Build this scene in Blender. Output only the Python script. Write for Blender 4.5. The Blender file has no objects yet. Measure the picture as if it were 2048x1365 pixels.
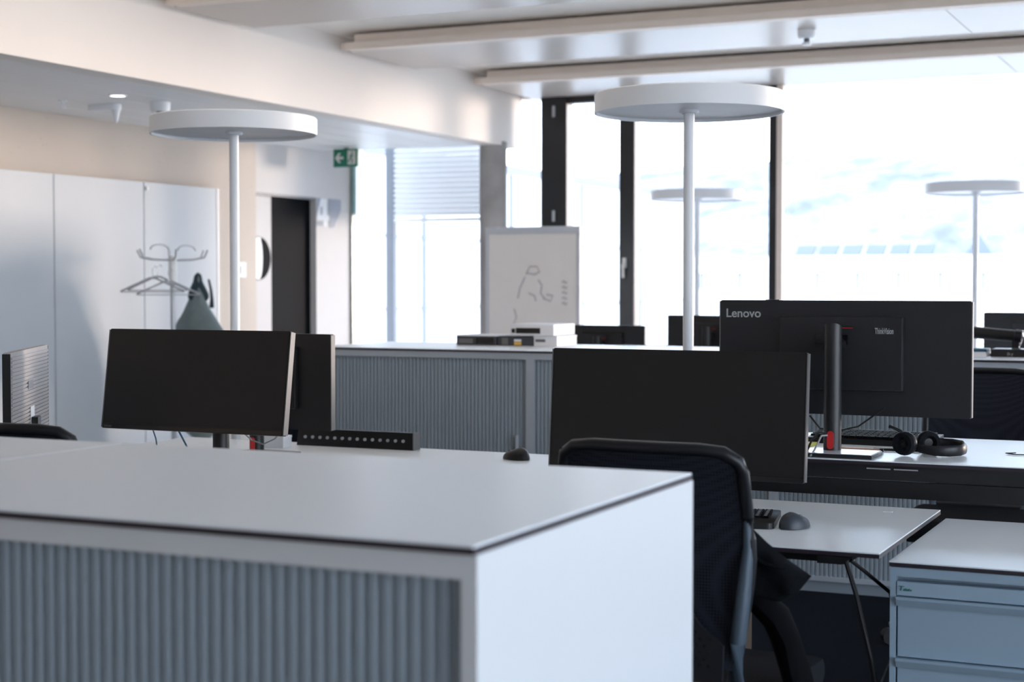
import bpy, bmesh, math, random
from mathutils import Vector, Matrix, noise
random.seed(7)
PI = math.pi
scn = bpy.context.scene
C = scn.collection

# ------------------------------------------------------------------ camera
cam = bpy.data.cameras.new('camera')
cam.lens = 56.25
cam.sensor_width = 36
cam.clip_start = 0.05
cam.clip_end = 3000
cam.dof.use_dof = True
cam.dof.focus_distance = 4.7
cam.dof.aperture_fstop = 3.6
co = bpy.data.objects.new('camera', cam)
C.objects.link(co)
co.location = (0, 0, 1.37)
co.rotation_euler = (PI / 2 - math.atan((682.5 - 568) / 3200), 0, math.radians(25))
scn.camera = co

# ------------------------------------------------------------------ world, sun
world = bpy.data.worlds.new('sky'); scn.world = world
world.use_nodes = True
nt = world.node_tree; nt.nodes.clear()
wo = nt.nodes.new('ShaderNodeOutputWorld'); bg = nt.nodes.new('ShaderNodeBackground')
tc = nt.nodes.new('ShaderNodeTexCoord'); sx = nt.nodes.new('ShaderNodeSeparateXYZ')
rp = nt.nodes.new('ShaderNodeValToRGB'); mp = nt.nodes.new('ShaderNodeMapRange')
mp.inputs['From Min'].default_value = -0.2; mp.inputs['From Max'].default_value = 1.0
nt.links.new(tc.outputs['Generated'], sx.inputs[0]); nt.links.new(sx.outputs['Z'], mp.inputs['Value'])
nt.links.new(mp.outputs[0], rp.inputs[0]); nt.links.new(rp.outputs[0], bg.inputs['Color'])
e = rp.color_ramp.elements
e[0].position = 0.0; e[0].color = (.62, .58, .52, 1)
e[1].position = 1.0; e[1].color = (.42, .60, .95, 1)
for p_, c_ in ((.13, (.74, .72, .70, 1)), (.18, (.95, .95, .98, 1)), (.36, (.56, .75, 1.0, 1))):
    n_ = e.new(p_); n_.color = c_
bg.inputs['Strength'].default_value = 6.6
nt.links.new(bg.outputs[0], wo.inputs[0])

sun = bpy.data.lights.new('sun', 'SUN'); sun.energy = 2.9; sun.color = (1.0, .83, .72); sun.angle = math.radians(10)
so = bpy.data.objects.new('sun', sun); C.objects.link(so)
el = math.radians(1.0)
sd = Vector((-.582 * math.cos(el), -.813 * math.cos(el), -math.sin(el)))
so.rotation_euler = sd.to_track_quat('-Z', 'Y').to_euler()
so.location = (20, 30, 8)

def portal(name, loc, rot, sxx, syy):
    l = bpy.data.lights.new(name, 'AREA'); l.shape = 'RECTANGLE'; l.size = sxx; l.size_y = syy
    l.energy = 1; l.cycles.is_portal = True
    o = bpy.data.objects.new(name, l); C.objects.link(o); o.location = loc; o.rotation_euler = rot
portal('window_portal', (-.6, 12.3, 1.5), (-PI / 2, 0, 0), 10.2, 2.9)
portal('window_portal', (4.62, 1.2, 1.5), (0, PI / 2, 0), 2.9, 8.0)

vs = scn.view_settings
scn.display_settings.display_device = 'sRGB'
vs.view_transform = 'Standard'; vs.look = 'None'; vs.gamma = 1; vs.exposure = 0.34
vs.use_curve_mapping = False
scn.cycles.max_bounces = 10; scn.cycles.diffuse_bounces = 7; scn.cycles.glossy_bounces = 4
scn.cycles.transparent_max_bounces = 16
scn.cycles.use_denoising = True
scn.cycles.sample_clamp_indirect = 6

# ------------------------------------------------------------------ materials
MATS = {}
def mat(name, col, rough=.5, metal=0, var=.06, scale=8, bump=0, bscale=200, spec=.5, coat=0):
    m = bpy.data.materials.new(name); m.use_nodes = True
    t = m.node_tree; b = t.nodes['Principled BSDF']
    b.inputs['Roughness'].default_value = rough; b.inputs['Metallic'].default_value = metal
    b.inputs['Specular IOR Level'].default_value = spec; b.inputs['Coat Weight'].default_value = coat
    g = t.nodes.new('ShaderNodeTexCoord'); n = t.nodes.new('ShaderNodeTexNoise')
    n.inputs['Scale'].default_value = scale; n.inputs['Detail'].default_value = 4
    mx = t.nodes.new('ShaderNodeMix'); mx.data_type = 'RGBA'
    mx.inputs[6].default_value = (*[c * (1 - var) for c in col], 1)
    mx.inputs[7].default_value = (*[min(1, c * (1 + var)) for c in col], 1)
    t.links.new(g.outputs['Object'], n.inputs['Vector'])
    t.links.new(n.outputs['Fac'], mx.inputs[0]); t.links.new(mx.outputs[2], b.inputs['Base Color'])
    if bump:
        n2 = t.nodes.new('ShaderNodeTexNoise'); n2.inputs['Scale'].default_value = bscale
        bp = t.nodes.new('ShaderNodeBump'); bp.inputs['Strength'].default_value = bump; bp.inputs['Distance'].default_value = .002
        t.links.new(g.outputs['Object'], n2.inputs['Vector']); t.links.new(n2.outputs['Fac'], bp.inputs['Height'])
        t.links.new(bp.outputs[0], b.inputs['Normal'])
    MATS[name] = m
    return m
mat('white_laminate', (.86, .91, .96), .36, var=.015, scale=2, spec=.8)
mat('white_lacquer', (.71, .73, .75), .38, var=.015, scale=2)
mat('dark_edge', (.028, .02, .028), .35)
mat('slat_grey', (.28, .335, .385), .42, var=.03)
mat('pedestal_grey', (.33, .44, .54), .38, var=.02)
mat('cabinet_grey', (.44, .49, .55), .38, var=.02)
mat('black_plastic', (.007, .007, .008), .42, var=.15, scale=30)
mat('black_gloss', (.006, .006, .007), .25)
mat('door_black', (.004, .005, .007), .5, spec=.015)
mat('screen', (.005, .005, .005), .45, var=.1)
mat('charcoal', (.017, .018, .021), .38, var=.1)
mat('edge_silver', (.15, .145, .145), .5)
mat('logo_grey', (.42, .43, .45), .4)
mat('logo_dim', (.10, .10, .10), .4)
mat('base_light', (.50, .54, .60), .3)
mat('red', (.62, .03, .03), .4)
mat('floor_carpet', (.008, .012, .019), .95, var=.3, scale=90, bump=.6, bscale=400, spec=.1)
mat('plaster', (.62, .60, .59), .7, var=.02)
mat('bulkhead_white', (.88, .82, .77), .7, var=.01)
mat('ceiling_recess', (.86, .82, .77), .85, var=.05)
mat('ceiling_panel', (.56, .51, .47), .30, spec=.12, var=.01)
mat('rail_beige', (.80, .70, .62), .55, var=.04)
mat('soffit_grey', (.82, .82, .82), .40, var=.02)
mat('locker_white', (.52, .56, .60), .5, var=.015)
mat('frame_black', (.012, .013, .015), .4)
mat('lamp_white', (.86, .89, .93), .42, var=.01)
mat('diffuser', (.84, .84, .86), .5)
mat('sign_green', (.0, .17, .10), .4)
mat('sign_white', (.7, .7, .66), .5)
mat('grey_print', (.33, .35, .41), .6)
mat('white_print', (.80, .81, .84), .6)
mat('whiteboard', (.92, .86, .81), .4, var=.02)
mat('whiteboard_frame', (.62, .63, .66), .4)
mat('pencil_grey', (.45, .44, .45), .6)
mat('chair_fabric', (.006, .007, .010), .85, var=.3, scale=120, bump=.5, bscale=500, spec=.2)
mat('chair_frame', (.008, .009, .012), .4, spec=.4)
mat('chair_metal', (.06, .085, .115), .45, metal=.2)
mat('cast_silver', (.55, .57, .60), .3, metal=.7)
mat('cloth_dark', (.005, .006, .008), .9, var=.4, scale=14, bump=.8, bscale=60, spec=.12)
mat('trouser_black', (.002, .002, .003), .9, var=.3, scale=14, bump=.5, bscale=60, spec=.1)
mat('coat_green', (.19, .235, .24), .9, var=.35, scale=9, bump=.6, bscale=60)
mat('coat_dark', (.02, .045, .055), .8)
mat('hanger_grey', (.46, .47, .50), .5)
mat('stand_white', (.82, .82, .80), .3)
mat('chrome', (.7, .7, .72), .25, metal=.9)
mat('monitor_grey', (.36, .34, .34), .55, var=.12, scale=40)
mat('label_white', (.75, .78, .82), .5)
mat('vga_blue', (.03, .09, .32), .4)
mat('cable_black', (.01, .01, .011), .5)
mat('cable_blue', (.03, .10, .16), .5)
mat('cable_grey', (.30, .31, .33), .5)
mat('yellow', (.62, .56, .08), .6)
mat('amber', (.75, .45, .08), .6)
mat('copper', (.66, .40, .28), .35, metal=.5)
mat('box_white', (.80, .80, .82), .5)
mat('device_dark', (.045, .05, .06), .5)
mat('box_grey', (.16, .17, .19), .5)
mat('mouse_grey', (.03, .038, .05), .45)
mat('key_black', (.006, .006, .008), .6, spec=.15)
mat('keycap_print', (.6, .62, .66), .5)
mat('facade', (.58, .58, .58), .8, var=.02, scale=.5)
mat('facade_line', (.17, .18, .20), .8)
mat('facade_shade', (.20, .21, .23), .8)  # darker grey for the building core and gable
mat('roof_glass', (.21, .22, .235), .6)
mat('building_white', (.75, .72, .68), .8, var=.02, scale=.3)
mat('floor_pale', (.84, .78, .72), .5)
mat('ground', (.76, .64, .52), .95, var=.2, scale=.05)
mat('emblem_green', (.04, .16, .15), .5)

def concrete():
    m = mat('concrete', (.60, .53, .465), .8, var=.10, scale=1.3, bump=.4, bscale=30)
    t = m.node_tree; b = t.nodes['Principled BSDF']
    g = t.nodes.new('ShaderNodeTexCoord'); v = t.nodes.new('ShaderNodeTexVoronoi'); v.inputs['Scale'].default_value = 14
    r = t.nodes.new('ShaderNodeValToRGB'); r.color_ramp.elements[0].position = .06; r.color_ramp.elements[1].position = .10
    r.color_ramp.elements[0].color = (.8, .8, .8, 1)
    mx = t.nodes.new('ShaderNodeMix'); mx.data_type = 'RGBA'; mx.blend_type = 'MULTIPLY'; mx.inputs[0].default_value = 1
    src = b.inputs['Base Color'].links[0].from_socket
    t.links.new(g.outputs['Object'], v.inputs['Vector']); t.links.new(v.outputs['Distance'], r.inputs[0])
    t.links.new(src, mx.inputs[6]); t.links.new(r.outputs[0], mx.inputs[7]); t.links.new(mx.outputs[2], b.inputs['Base Color'])
    return m
concrete()
mat('column_concrete', (.36, .35, .34), .8, var=.35, scale=5, bump=.4, bscale=30)

def mesh_fabric():
    m = mat('mesh_fabric', (.02, .022, .028), .8, spec=.15)
    t = m.node_tree; b = t.nodes['Principled BSDF']
    g = t.nodes.new('ShaderNodeTexCoord'); v = t.nodes.new('ShaderNodeTexVoronoi'); v.inputs['Scale'].default_value = 150; v.inputs['Randomness'].default_value = .0
    r = t.nodes.new('ShaderNodeValToRGB'); r.color_ramp.elements[0].position = .25; r.color_ramp.elements[1].position = .5
    r.color_ramp.elements[0].color = (.004, .005, .008, 1); r.color_ramp.elements[1].color = (.017, .020, .029, 1)
    t.links.new(g.outputs['Object'], v.inputs['Vector']); t.links.new(v.outputs['Distance'], r.inputs[0])
    t.links.new(r.outputs[0], b.inputs['Base Color'])
mesh_fabric()

def hillmat():
    m = mat('hill', (.4, .4, .4), .95, spec=0)
    t = m.node_tree; b = t.nodes['Principled BSDF']
    g = t.nodes.new('ShaderNodeTexCoord'); n = t.nodes.new('ShaderNodeTexNoise'); n.inputs['Scale'].default_value = .05
    mpp = t.nodes.new('ShaderNodeMapping'); mpp.inputs['Scale'].default_value = (1, .35, 3)
    n.inputs['Detail'].default_value = 12; n.inputs['Roughness'].default_value = .8
    r = t.nodes.new('ShaderNodeValToRGB'); r.color_ramp.elements[0].position = .40; r.color_ramp.elements[1].position = .56
    r.color_ramp.elements[0].color = (.175, .165, .16, 1); r.color_ramp.elements[1].color = (.36, .33, .30, 1)
    t.links.new(g.outputs['Object'], mpp.inputs[0]); t.links.new(mpp.outputs[0], n.inputs['Vector']); t.links.new(n.outputs['Fac'], r.inputs[0])
    t.links.new(r.outputs[0], b.inputs['Base Color'])
hillmat()

def glassmat():
    m = bpy.data.materials.new('glass'); m.use_nodes = True; t = m.node_tree; t.nodes.clear()
    o = t.nodes.new('ShaderNodeOutputMaterial'); mx = t.nodes.new('ShaderNodeMixShader')
    a = t.nodes.new('ShaderNodeBsdfTransparent'); b = t.nodes.new('ShaderNodeBsdfGlossy')
    a.inputs[0].default_value = (.98, .975, .965, 1); b.inputs['Roughness'].default_value = .02
    fr = t.nodes.new('ShaderNodeFresnel'); fr.inputs[0].default_value = 1.3
    t.links.new(fr.outputs[0], mx.inputs[0]); t.links.new(a.outputs[0], mx.inputs[1]); t.links.new(b.outputs[0], mx.inputs[2])
    t.links.new(mx.outputs[0], o.inputs[0]); MATS['glass'] = m
glassmat()
g_ = MATS['glass'].copy(); g_.name = 'glass_edge'; MATS['glass_edge'] = g_
mat('glass_green', (.12, .22, .19), .2)
def emis():
    m = mat('lamp_glow', (1, 1, .95), .5)
    b = m.node_tree.nodes['Principled BSDF']
    b.inputs['Emission Color'].default_value = (1, .98, .93, 1); b.inputs['Emission Strength'].default_value = 3
emis()
def added_uplight(name, st):
    m = mat(name, (.9, .9, .88), .5)
    b = m.node_tree.nodes['Principled BSDF']
    b.inputs['Emission Color'].default_value = (1, .94, .88, 1); b.inputs['Emission Strength'].default_value = st
added_uplight('uplight', 15)  # glow added to the two nearer lamps to brighten the ceiling
mat('uplight_off', (.8, .8, .78), .5)

# ------------------------------------------------------------------ helpers
def link(name, me, m, parent=None, loc=None):
    o = bpy.data.objects.new(name, me); C.objects.link(o)
    if m:
        me.materials.clear(); me.materials.append(MATS[m])
    if parent: o.parent = parent
    if loc: o.location = loc
    return o
def tag(o, label=None, cat=None, group=None, kind=None):
    if label: o['label'] = label
    if cat: o['category'] = cat
    if group: o['group'] = group
    if kind: o['kind'] = kind
    return o
def thing(name, label, cat, loc=(0, 0, 0), rz=0, group=None):
    o = bpy.data.objects.new(name, None); C.objects.link(o)
    o.empty_display_size = .05
    o.location = loc; o.rotation_euler = (0, 0, rz)
    return tag(o, label, cat, group)
def kids(o): return [c for c in bpy.data.objects if c.parent is o]
def copy_tree(o, parent=None):
    c = o.copy(); C.objects.link(c)
    if parent: c.parent = parent
    for ch in kids(o): copy_tree(ch, c)
    return c

class MB:
    """collects shapes, builds one mesh"""
    def __init__(s): s.bm = bmesh.new()
    def box(s, x0, x1, y0, y1, z0, z1, bev=0):
        r = bmesh.ops.create_cube(s.bm, size=1)
        vs_ = r['verts']
        for v in vs_:
            v.co = Vector(((x0 + x1) / 2 + v.co.x * (x1 - x0), (y0 + y1) / 2 + v.co.y * (y1 - y0), (z0 + z1) / 2 + v.co.z * (z1 - z0)))
        if bev:
            es = list({e_ for v in vs_ for e_ in v.link_edges})
            bmesh.ops.bevel(s.bm, geom=es, offset=bev, segments=2, affect='EDGES', profile=.6)
        return s
    def prism(s, pts, axis, a, b):
        """2D outline extruded along an axis from a to b"""
        def mk(p, d):
            return {'x': (d, p[0], p[1]), 'y': (p[0], d, p[1]), 'z': (p[0], p[1], d)}[axis]
        A = [s.bm.verts.new(mk(p, a)) for p in pts]; B = [s.bm.verts.new(mk(p, b)) for p in pts]
        s.bm.faces.new(A); s.bm.faces.new(B[::-1])
        n = len(pts)
        for i in range(n):
            s.bm.faces.new((A[i], B[i], B[(i + 1) % n], A[(i + 1) % n]))
        return s
    def tube(s, pts, r, n=10, flat=1.0, cap=True, up=None):
        """tube through pts; r number or list; flat squashes second axis"""
        pts = [Vector(p) for p in pts]; k = len(pts)
        rs = r if isinstance(r, (list, tuple)) else [r] * k
        rings = []; ref = Vector(up) if up else Vector((0, 0, 1))
        for i, p in enumerate(pts):
            d = (pts[min(i + 1, k - 1)] - pts[max(i - 1, 0)]).normalized()
            if abs(d.dot(ref)) > .98: rf = Vector((1, 0, 0)) if not up else Vector((0, 1, 0))
            else: rf = ref
            u = d.cross(rf).normalized(); w = u.cross(d).normalized()
            rings.append([s.bm.verts.new(p + u * rs[i] * math.cos(2 * PI * j / n) + w * rs[i] * flat * math.sin(2 * PI * j / n)) for j in range(n)])
        for i in range(k - 1):
            for j in range(n):
                s.bm.faces.new((rings[i][j], rings[i][(j + 1) % n], rings[i + 1][(j + 1) % n], rings[i + 1][j]))
        if cap:
            s.bm.faces.new(rings[0][::-1]); s.bm.faces.new(rings[-1])
        return s
    def lathe(s, prof, n=24, c=(0, 0, 0)):
        """profile [(r,z)] about z through c"""
        rings = []
        for r, z in prof:
            if r < 1e-6: rings.append([s.bm.verts.new((c[0], c[1], c[2] + z))])
            else: rings.append([s.bm.verts.new((c[0] + r * math.cos(2 * PI * j / n), c[1] + r * math.sin(2 * PI * j / n), c[2] + z)) for j in range(n)])
        for a, b in zip(rings, rings[1:]):
            for j in range(n):
                q = []
                for v in ((a[j % len(a)]), (a[(j + 1) % len(a)]), (b[(j + 1) % len(b)]), (b[j % len(b)])):
                    if v not in q: q.append(v)
                if len(q) > 2: s.bm.faces.new(q)
        return s
    def pillow(s, outline, depth, center=None, rings=7, seg=6, wr=.006, ws=9, seed=0, y=0):
        """puffy closed cloth shape from a star-shaped (x,z) outline, thickness along y"""
        pts = []
        n = len(outline)
        for i in range(n):
            a = Vector(outline[i]); b = Vector(outline[(i + 1) % n])
            for k in range(seg): pts.append(a.lerp(b, k / seg))
        c = Vector(center) if center else sum(pts, Vector((0, 0))) / len(pts)
        for sgn in (-1, 1):
            prev = None
            for r in range(rings + 1):
                f = 1 - r / rings
                ring = []
                for p in (pts if f > 0 else [c]):
                    q = c.lerp(p, f)
                    d = depth * math.sqrt(max(0, 1 - f ** 3))
                    w = noise.noise(Vector((q.x * ws + seed, q.y * ws, sgn * 3.1))) * wr * 2 * (1 - f ** 4)
                    ring.append(s.bm.verts.new((q.x, y + sgn * (d + w), q.y)))
                if prev:
                    m_ = len(prev)
                    for j in range(m_):
                        if len(ring) == 1: fv = (prev[j], prev[(j + 1) % m_], ring[0])
                        else: fv = (prev[j], prev[(j + 1) % m_], ring[(j + 1) % m_], ring[j])
                        s.bm.faces.new(fv if sgn < 0 else fv[::-1])
                prev = ring
        bmesh.ops.remove_doubles(s.bm, verts=s.bm.verts, dist=1e-5)
        return s
    def xf(s, M):
        bmesh.ops.transform(s.bm, matrix=M, verts=s.bm.verts); return s
    def build(s, name, m, parent=None, smooth=False, loc=None):
        me = bpy.data.meshes.new(name)
        bmesh.ops.recalc_face_normals(s.bm, faces=s.bm.faces)
        s.bm.to_mesh(me); s.bm.free()
        if smooth:
            for p in me.polygons: p.use_smooth = True
            try: me.set_sharp_from_angle(angle=math.radians(40))
            except Exception: pass
        return link(name, me, m, parent, loc)
def struct(o): o['kind'] = 'structure'; return o
def text(name, body, size, m, parent, loc, rot, ext=.0004, shear=0, sx_=1, bold=0):
    cu = bpy.data.curves.new(name, 'FONT'); cu.body = body; cu.size = size; cu.extrude = ext; cu.shear = shear
    cu.offset = bold
    o = bpy.data.objects.new(name, cu); C.objects.link(o)
    dg = bpy.context.evaluated_depsgraph_get(); me = bpy.data.meshes.new_from_object(o.evaluated_get(dg))
    bpy.data.objects.remove(o)
    o = link(name, me, m, parent); o.location = loc; o.rotation_euler = rot; o.scale = (sx_, 1, 1)
    return o
def rrect(w, h, r, n=5, cx=0, cz=0):
    out = []
    for qx, qz, a0 in ((w / 2 - r, h / 2 - r, 0), (-w / 2 + r, h / 2 - r, 90), (-w / 2 + r, -h / 2 + r, 180), (w / 2 - r, -h / 2 + r, 270)):
        for k in range(n + 1):
            a = math.radians(a0 + 90 * k / n); out.append((cx + qx + r * math.cos(a), cz + qz + r * math.sin(a)))
    return out

# ------------------------------------------------------------------ room
XL, XR, Y0, YW, ZC, ZR, ZS, XB = -7.25, 4.5, -2.5, 12.2, 2.91, 3.03, 2.50, -5.60
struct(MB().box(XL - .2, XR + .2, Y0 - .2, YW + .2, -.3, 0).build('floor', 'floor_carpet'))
struct(MB().box(XL, XR, 7.85, YW, 0, .004).build('floor', 'floor_pale'))  # pale zone added out of sight to bounce window light upward
struct(MB().box(XL - .2, XR + .2, Y0 - .2, YW + .2, ZR, ZR + .3).build('ceiling', 'ceiling_recess'))
# left wall with door opening
DY0, DY1, DZ = 10.72, 11.618, 2.10
struct(MB().box(XL - .2, XL, Y0, DY0, 0, ZR).build('wall_left', 'concrete'))
struct(MB().box(XL - .2, XL, DY1, YW + .02, 0, ZR).box(XL - .2, XL, DY0, DY1, DZ, ZR).build('wall_left', 'plaster'))
struct(MB().box(XL, XR, Y0 - .2, Y0, 0, ZR).build('wall_front', 'bulkhead_white'))
struct(MB().box(XR, XR + .2, 5.4, YW + .2, 0, ZR).box(XR, XR + .2, Y0, 5.4, 0, .12).box(XR, XR + .2, Y0, 5.4, 2.95, ZR).build('wall_right', 'bulkhead_white'))
struct(MB().box(XL - .2, XR + .2, YW, YW + .2, 0, .30).box(XL - .2, XR + .2, YW, YW + .2, ZC, ZR).box(XL - .2, XL + .005, YW, YW + .2, .3, ZC).build('wall_back', 'bulkhead_white'))
# beam / bulkhead and its soffit of metal planks
struct(tag(MB().box(XB - .16, XB, Y0, YW, ZS, ZR).build('ceiling_beam', 'bulkhead_white')))
sf = struct(MB().box(XL, XB - .16, Y0, 11.72, ZS + .03, ZS + .08).build('ceiling_soffit', 'soffit_grey'))
pw = (XB - .16 - XL) / 5
pk = MB().box(0, pw - .006, Y0, 11.72, ZS, ZS + .03).build('plank', 'soffit_grey', sf, loc=(XL, 0, 0))
for i in range(1, 5):
    q = pk.copy(); C.objects.link(q); q.location = (XL + i * pw, 0, 0)
# ceiling sails with stepped rails on their near edge
for i, (ya, yb) in enumerate(((5.15, 6.2), (7.24, 8.12), (9.12, 10.16), (11.12, 12.2))):
    p = struct(MB().box(-5.50, -1.62, ya + .1, yb, ZC, ZC + .035).box(-1.615, 4.45, ya + .1, yb, ZC, ZC + .035).build('ceiling_panel', 'ceiling_panel'))
    MB().box(-5.46, 4.45, ya, ya + .1, ZC - .002, ZC + .045).build('rail', 'rail_beige', p)
    MB().box(-5.42, 4.45, ya + .045, ya + .1, ZC + .047, ZC + .10).build('rail', 'rail_beige', p)
    MB().box(-5.56, -5.50, ya + .1, yb, ZC + .02, ZC + .06).build('edge_strip', 'rail_beige', p)
# column
struct(MB().lathe([(0, 0), (.112, 0), (.112, ZS + .03), (0, ZS + .03)], 32, (-5.70, 11.86, 0)).build('column', 'column_concrete', smooth=True))

# windows (back wall): black posts, rails, panes
def window(n, x0, x1, pl=.01, pr=.01, z0=.30, z1=ZC, top=.055, m='frame_black'):
    b = MB().box(x0, x0 + pl, YW - .04, YW + .1, z0, z1).box(x1 - pr, x1, YW - .04, YW + .1, z0, z1).box(x0 + pl, x1 - pr, YW - .02, YW + .08, z0, z0 + .07)
    if top: b.box(x0 + pl, x1 - pr, YW - .02, YW + .08, z1 - top, z1)
    w = struct(b.build('window_%d' % n, m))
    MB().box(x0 + pl, x1 - pr, YW + .03, YW + .036, z0 + .07, z1 - top).build('pane', 'glass', w)
    return w
w1 = window(1, -5.80, -5.395, top=.0)
w2 = window(2, -5.395, -4.706, .217, .004)
for z in (1.93, 2.79):
    MB().tube([(-5.285, YW - .055, z - .045), (-5.285, YW - .055, z + .045)], .012).build('hinge', 'cast_silver', w2)
MB().box(-5.176, -5.170, YW - .05, YW - .03, .35, 2.85).build('seal', 'edge_silver', w2)
w3 = window(3, -4.706, -3.40, .121, .065)
MB().tube([(-4.66, YW - .08, 1.42), (-4.66, YW - .09, 1.52), (-4.66, YW - .05, 1.55)], .012).box(-4.675, -4.645, YW - .06, YW - .04, 1.50, 1.58).build('window_handle', 'sign_white', w3)
MB().box(-4.584, -4.574, YW - .05, YW - .03, .35, 2.85).build('seal', 'edge_silver', w3)
w4 = window(4, -3.40, -.6, .002, .02, top=0)
MB().box(-3.397, -3.35, YW - .07, YW - .02, .3, ZC).build('blind_rail', 'rail_beige', w4)
w5 = window(5, -.6, 2.0, .02, .02, top=0)
w6 = window(6, 2.0, XR, .02, .02, top=0)
# frameless glass left of column
w7 = struct(MB().box(XL + .02, -5.82, YW - .02, YW + .08, .30, .36).build('window_7', 'facade_line'))
MB().box(XL + .02, -5.83, YW + .03, YW + .036, .36, ZC).build('pane', 'glass', w7)
MB().box(XL + .005, XL + .02, YW - .02, YW + .05, .36, ZC).build('glass_edge_post', 'glass_green', w7)
# right wall windows (beside the photographer)
for n, (ya, yb) in enumerate(((Y0, 1.4), (1.4, 5.4))):
    w = struct(MB().box(XR + .02, XR + .1, ya, ya + .06, .12, 2.95).box(XR + .02, XR + .1, yb - .06, yb, .12, 2.95)
               .box(XR + .02, XR + .1, ya + .06, yb - .06, .12, .18).box(XR + .02, XR + .1, ya + .06, yb - .06, 2.89, 2.95).build('window_%d' % (8 + n), 'frame_black'))
    MB().box(XR + .05, XR + .056, ya + .06, yb - .06, .18, 2.89).build('pane', 'glass', w)

# door in the left wall
d = struct(MB().box(XL - .10, XL - .06, DY0, DY1, 0, DZ).build('door_1', 'door_black'))
MB().box(XL - .055, XL - .03, DY0, DY0 + .26, 0, DZ - .02).build('door_leaf', 'plaster', d)
MB().box(XL - .04, XL - .005, DY0 + .002, DY1 - .002, DZ - .02, DZ - .002).build('door_head', 'box_grey', d)
r_ = MB()
r_.lathe([(0, 0), (.175, 0), (.175, .02), (0, .02)], 40).xf(Matrix.Translation((XL - .045, DY0 + .07, 1.575)) @ Matrix.Rotation(PI / 2, 4, 'Y'))
r_.build('porthole', 'door_black', d, smooth=True)
r_ = MB(); pts = [(.17 * math.cos(a), .17 * math.sin(a)) for a in [math.radians(x) for x in range(80, 281, 10)]] + [(.05 * math.cos(a), .17 * math.sin(a)) for a in [math.radians(x) for x in range(280, 440, 20)]]
r_.prism([(DY0 + .07 + a, 1.575 + b) for a, b in pts], 'x', XL - .024, XL - .020).build('porthole_glass', 'label_white', d)  # white shape paints the bright reflection in the round pane
# graphic number on the wall by the door
gp = thing('wall_number', 'large grey and white printed four on the wall right of the dark doorway', 'sign', (XL + .001, 11.85, 1.98))
MB().prism([(-.225, .12), (-.16, .12), (-.225, -.04)], 'x', 0, .002).build('number_ground', 'grey_print', gp)
MB().prism([(-.225, -.08), (-.13, -.08), (-.13, -.115), (-.225, -.115)], 'x', 0, .002).build('number_ground', 'grey_print', gp)
MB().prism([(-.165, .045), (-.135, .045), (-.135, -.02), (-.165, -.02)], 'x', 0, .0022).build('number_counter', 'grey_print', gp)
MB().prism([(-.04, .12), (.17, .12), (.17, .03), (.05, -.125), (-.02, -.125), (-.02, -.03), (-.04, -.01)], 'x', 0, .002).build('number_ground', 'grey_print', gp)
MB().prism([(-.16, .115), (-.06, .115), (-.06, -.02), (-.02, -.02), (-.02, -.065), (-.06, -.065), (-.06, -.12), (-.115, -.12), (-.115, -.065), (-.22, -.065), (-.22, -.02)], 'x', -.0005, .0015).build('number_stroke', 'white_print', gp)
# light switch plates
sw = thing('light_switch', 'small pale switch plate on the wall left of the dark doorway', 'switch', (XL, 10.50, 1.48))
MB().box(0, .02, -.05, .05, -.06, .06, .004).build('plate', 'box_white', sw)
MB().box(.02, .026, -.03, .03, -.03, .03).build('rocker', 'label_white', sw)

# lockers: tall white panels along the left wall
lk = thing('locker_wall', 'tall row of white flush wardrobe doors along the concrete wall', 'wardrobe', (XL, 0, 0))
MB().box(.0, .03, 3.0, 10.12, 0, 2.085).build('body', 'cabinet_grey', lk)
ys = [3.6, 4.54, 5.48, 6.42, 7.36, 8.30, 9.24, 10.12]
for a, b in zip(ys, ys[1:]):
    MB().box(.03, .05, a + .004, b - .004, .02, 2.095, .002).build('door', 'locker_white', lk)
MB().box(.0, .05, 10.125, 10.15, 0, 2.095).build('side_panel', 'cabinet_grey', lk)
mg = MB().lathe([(0, 0), (.014, 0), (.016, .008), (.010, .012), (0, .012)], 16).xf(Matrix.Translation((XL + .05, 9.27, 2.05)) @ Matrix.Rotation(PI / 2, 4, 'Y')).build('magnet', 'stand_white', smooth=True)  # small raised white disc on the door front
tag(mg, 'small round white magnet near the top of the white wardrobe doors', 'magnet')

# exit sign
ex = thing('exit_sign', 'green emergency exit sign with white arrow hanging below the soffit', 'sign', (-6.88, 11.5, 2.34), 0)
MB().box(-.118, .118, -.012, .012, 0, .15, .002).build('panel', 'sign_green', ex)
MB().box(-.02, .02, -.01, .01, .15, .163).build('hanger', 'box_grey', ex)
MB().prism([(-.10, .075), (-.065, .115), (-.045, .115), (-.07, .085), (-.022, .085), (-.022, .065), (-.07, .065), (-.045, .035), (-.065, .035)], 'y', -.0155, -.0125).build('arrow', 'sign_white', ex)
MB().prism([(.02, .02), (.095, .02), (.095, .135), (.02, .135)], 'y', -.0145, -.0125).build('door_symbol', 'sign_white', ex)
fg_ = MB(); fg_.tube([(.065, -.016, .112), (.0651, -.016, .122)], .008, 8)
for seg_ in (((.062, .105), (.052, .07)), ((.06, .098), (.042, .085)), ((.06, .098), (.078, .088)), ((.052, .07), (.034, .058)), ((.034, .058), (.03, .036)), ((.052, .07), (.068, .055)), ((.068, .055), (.062, .03))):
    fg_.tube([(seg_[0][0], -.016, seg_[0][1]), (seg_[1][0], -.016, seg_[1][1])], .005, 6)
fg_.build('running_figure', 'sign_green', ex)

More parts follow.
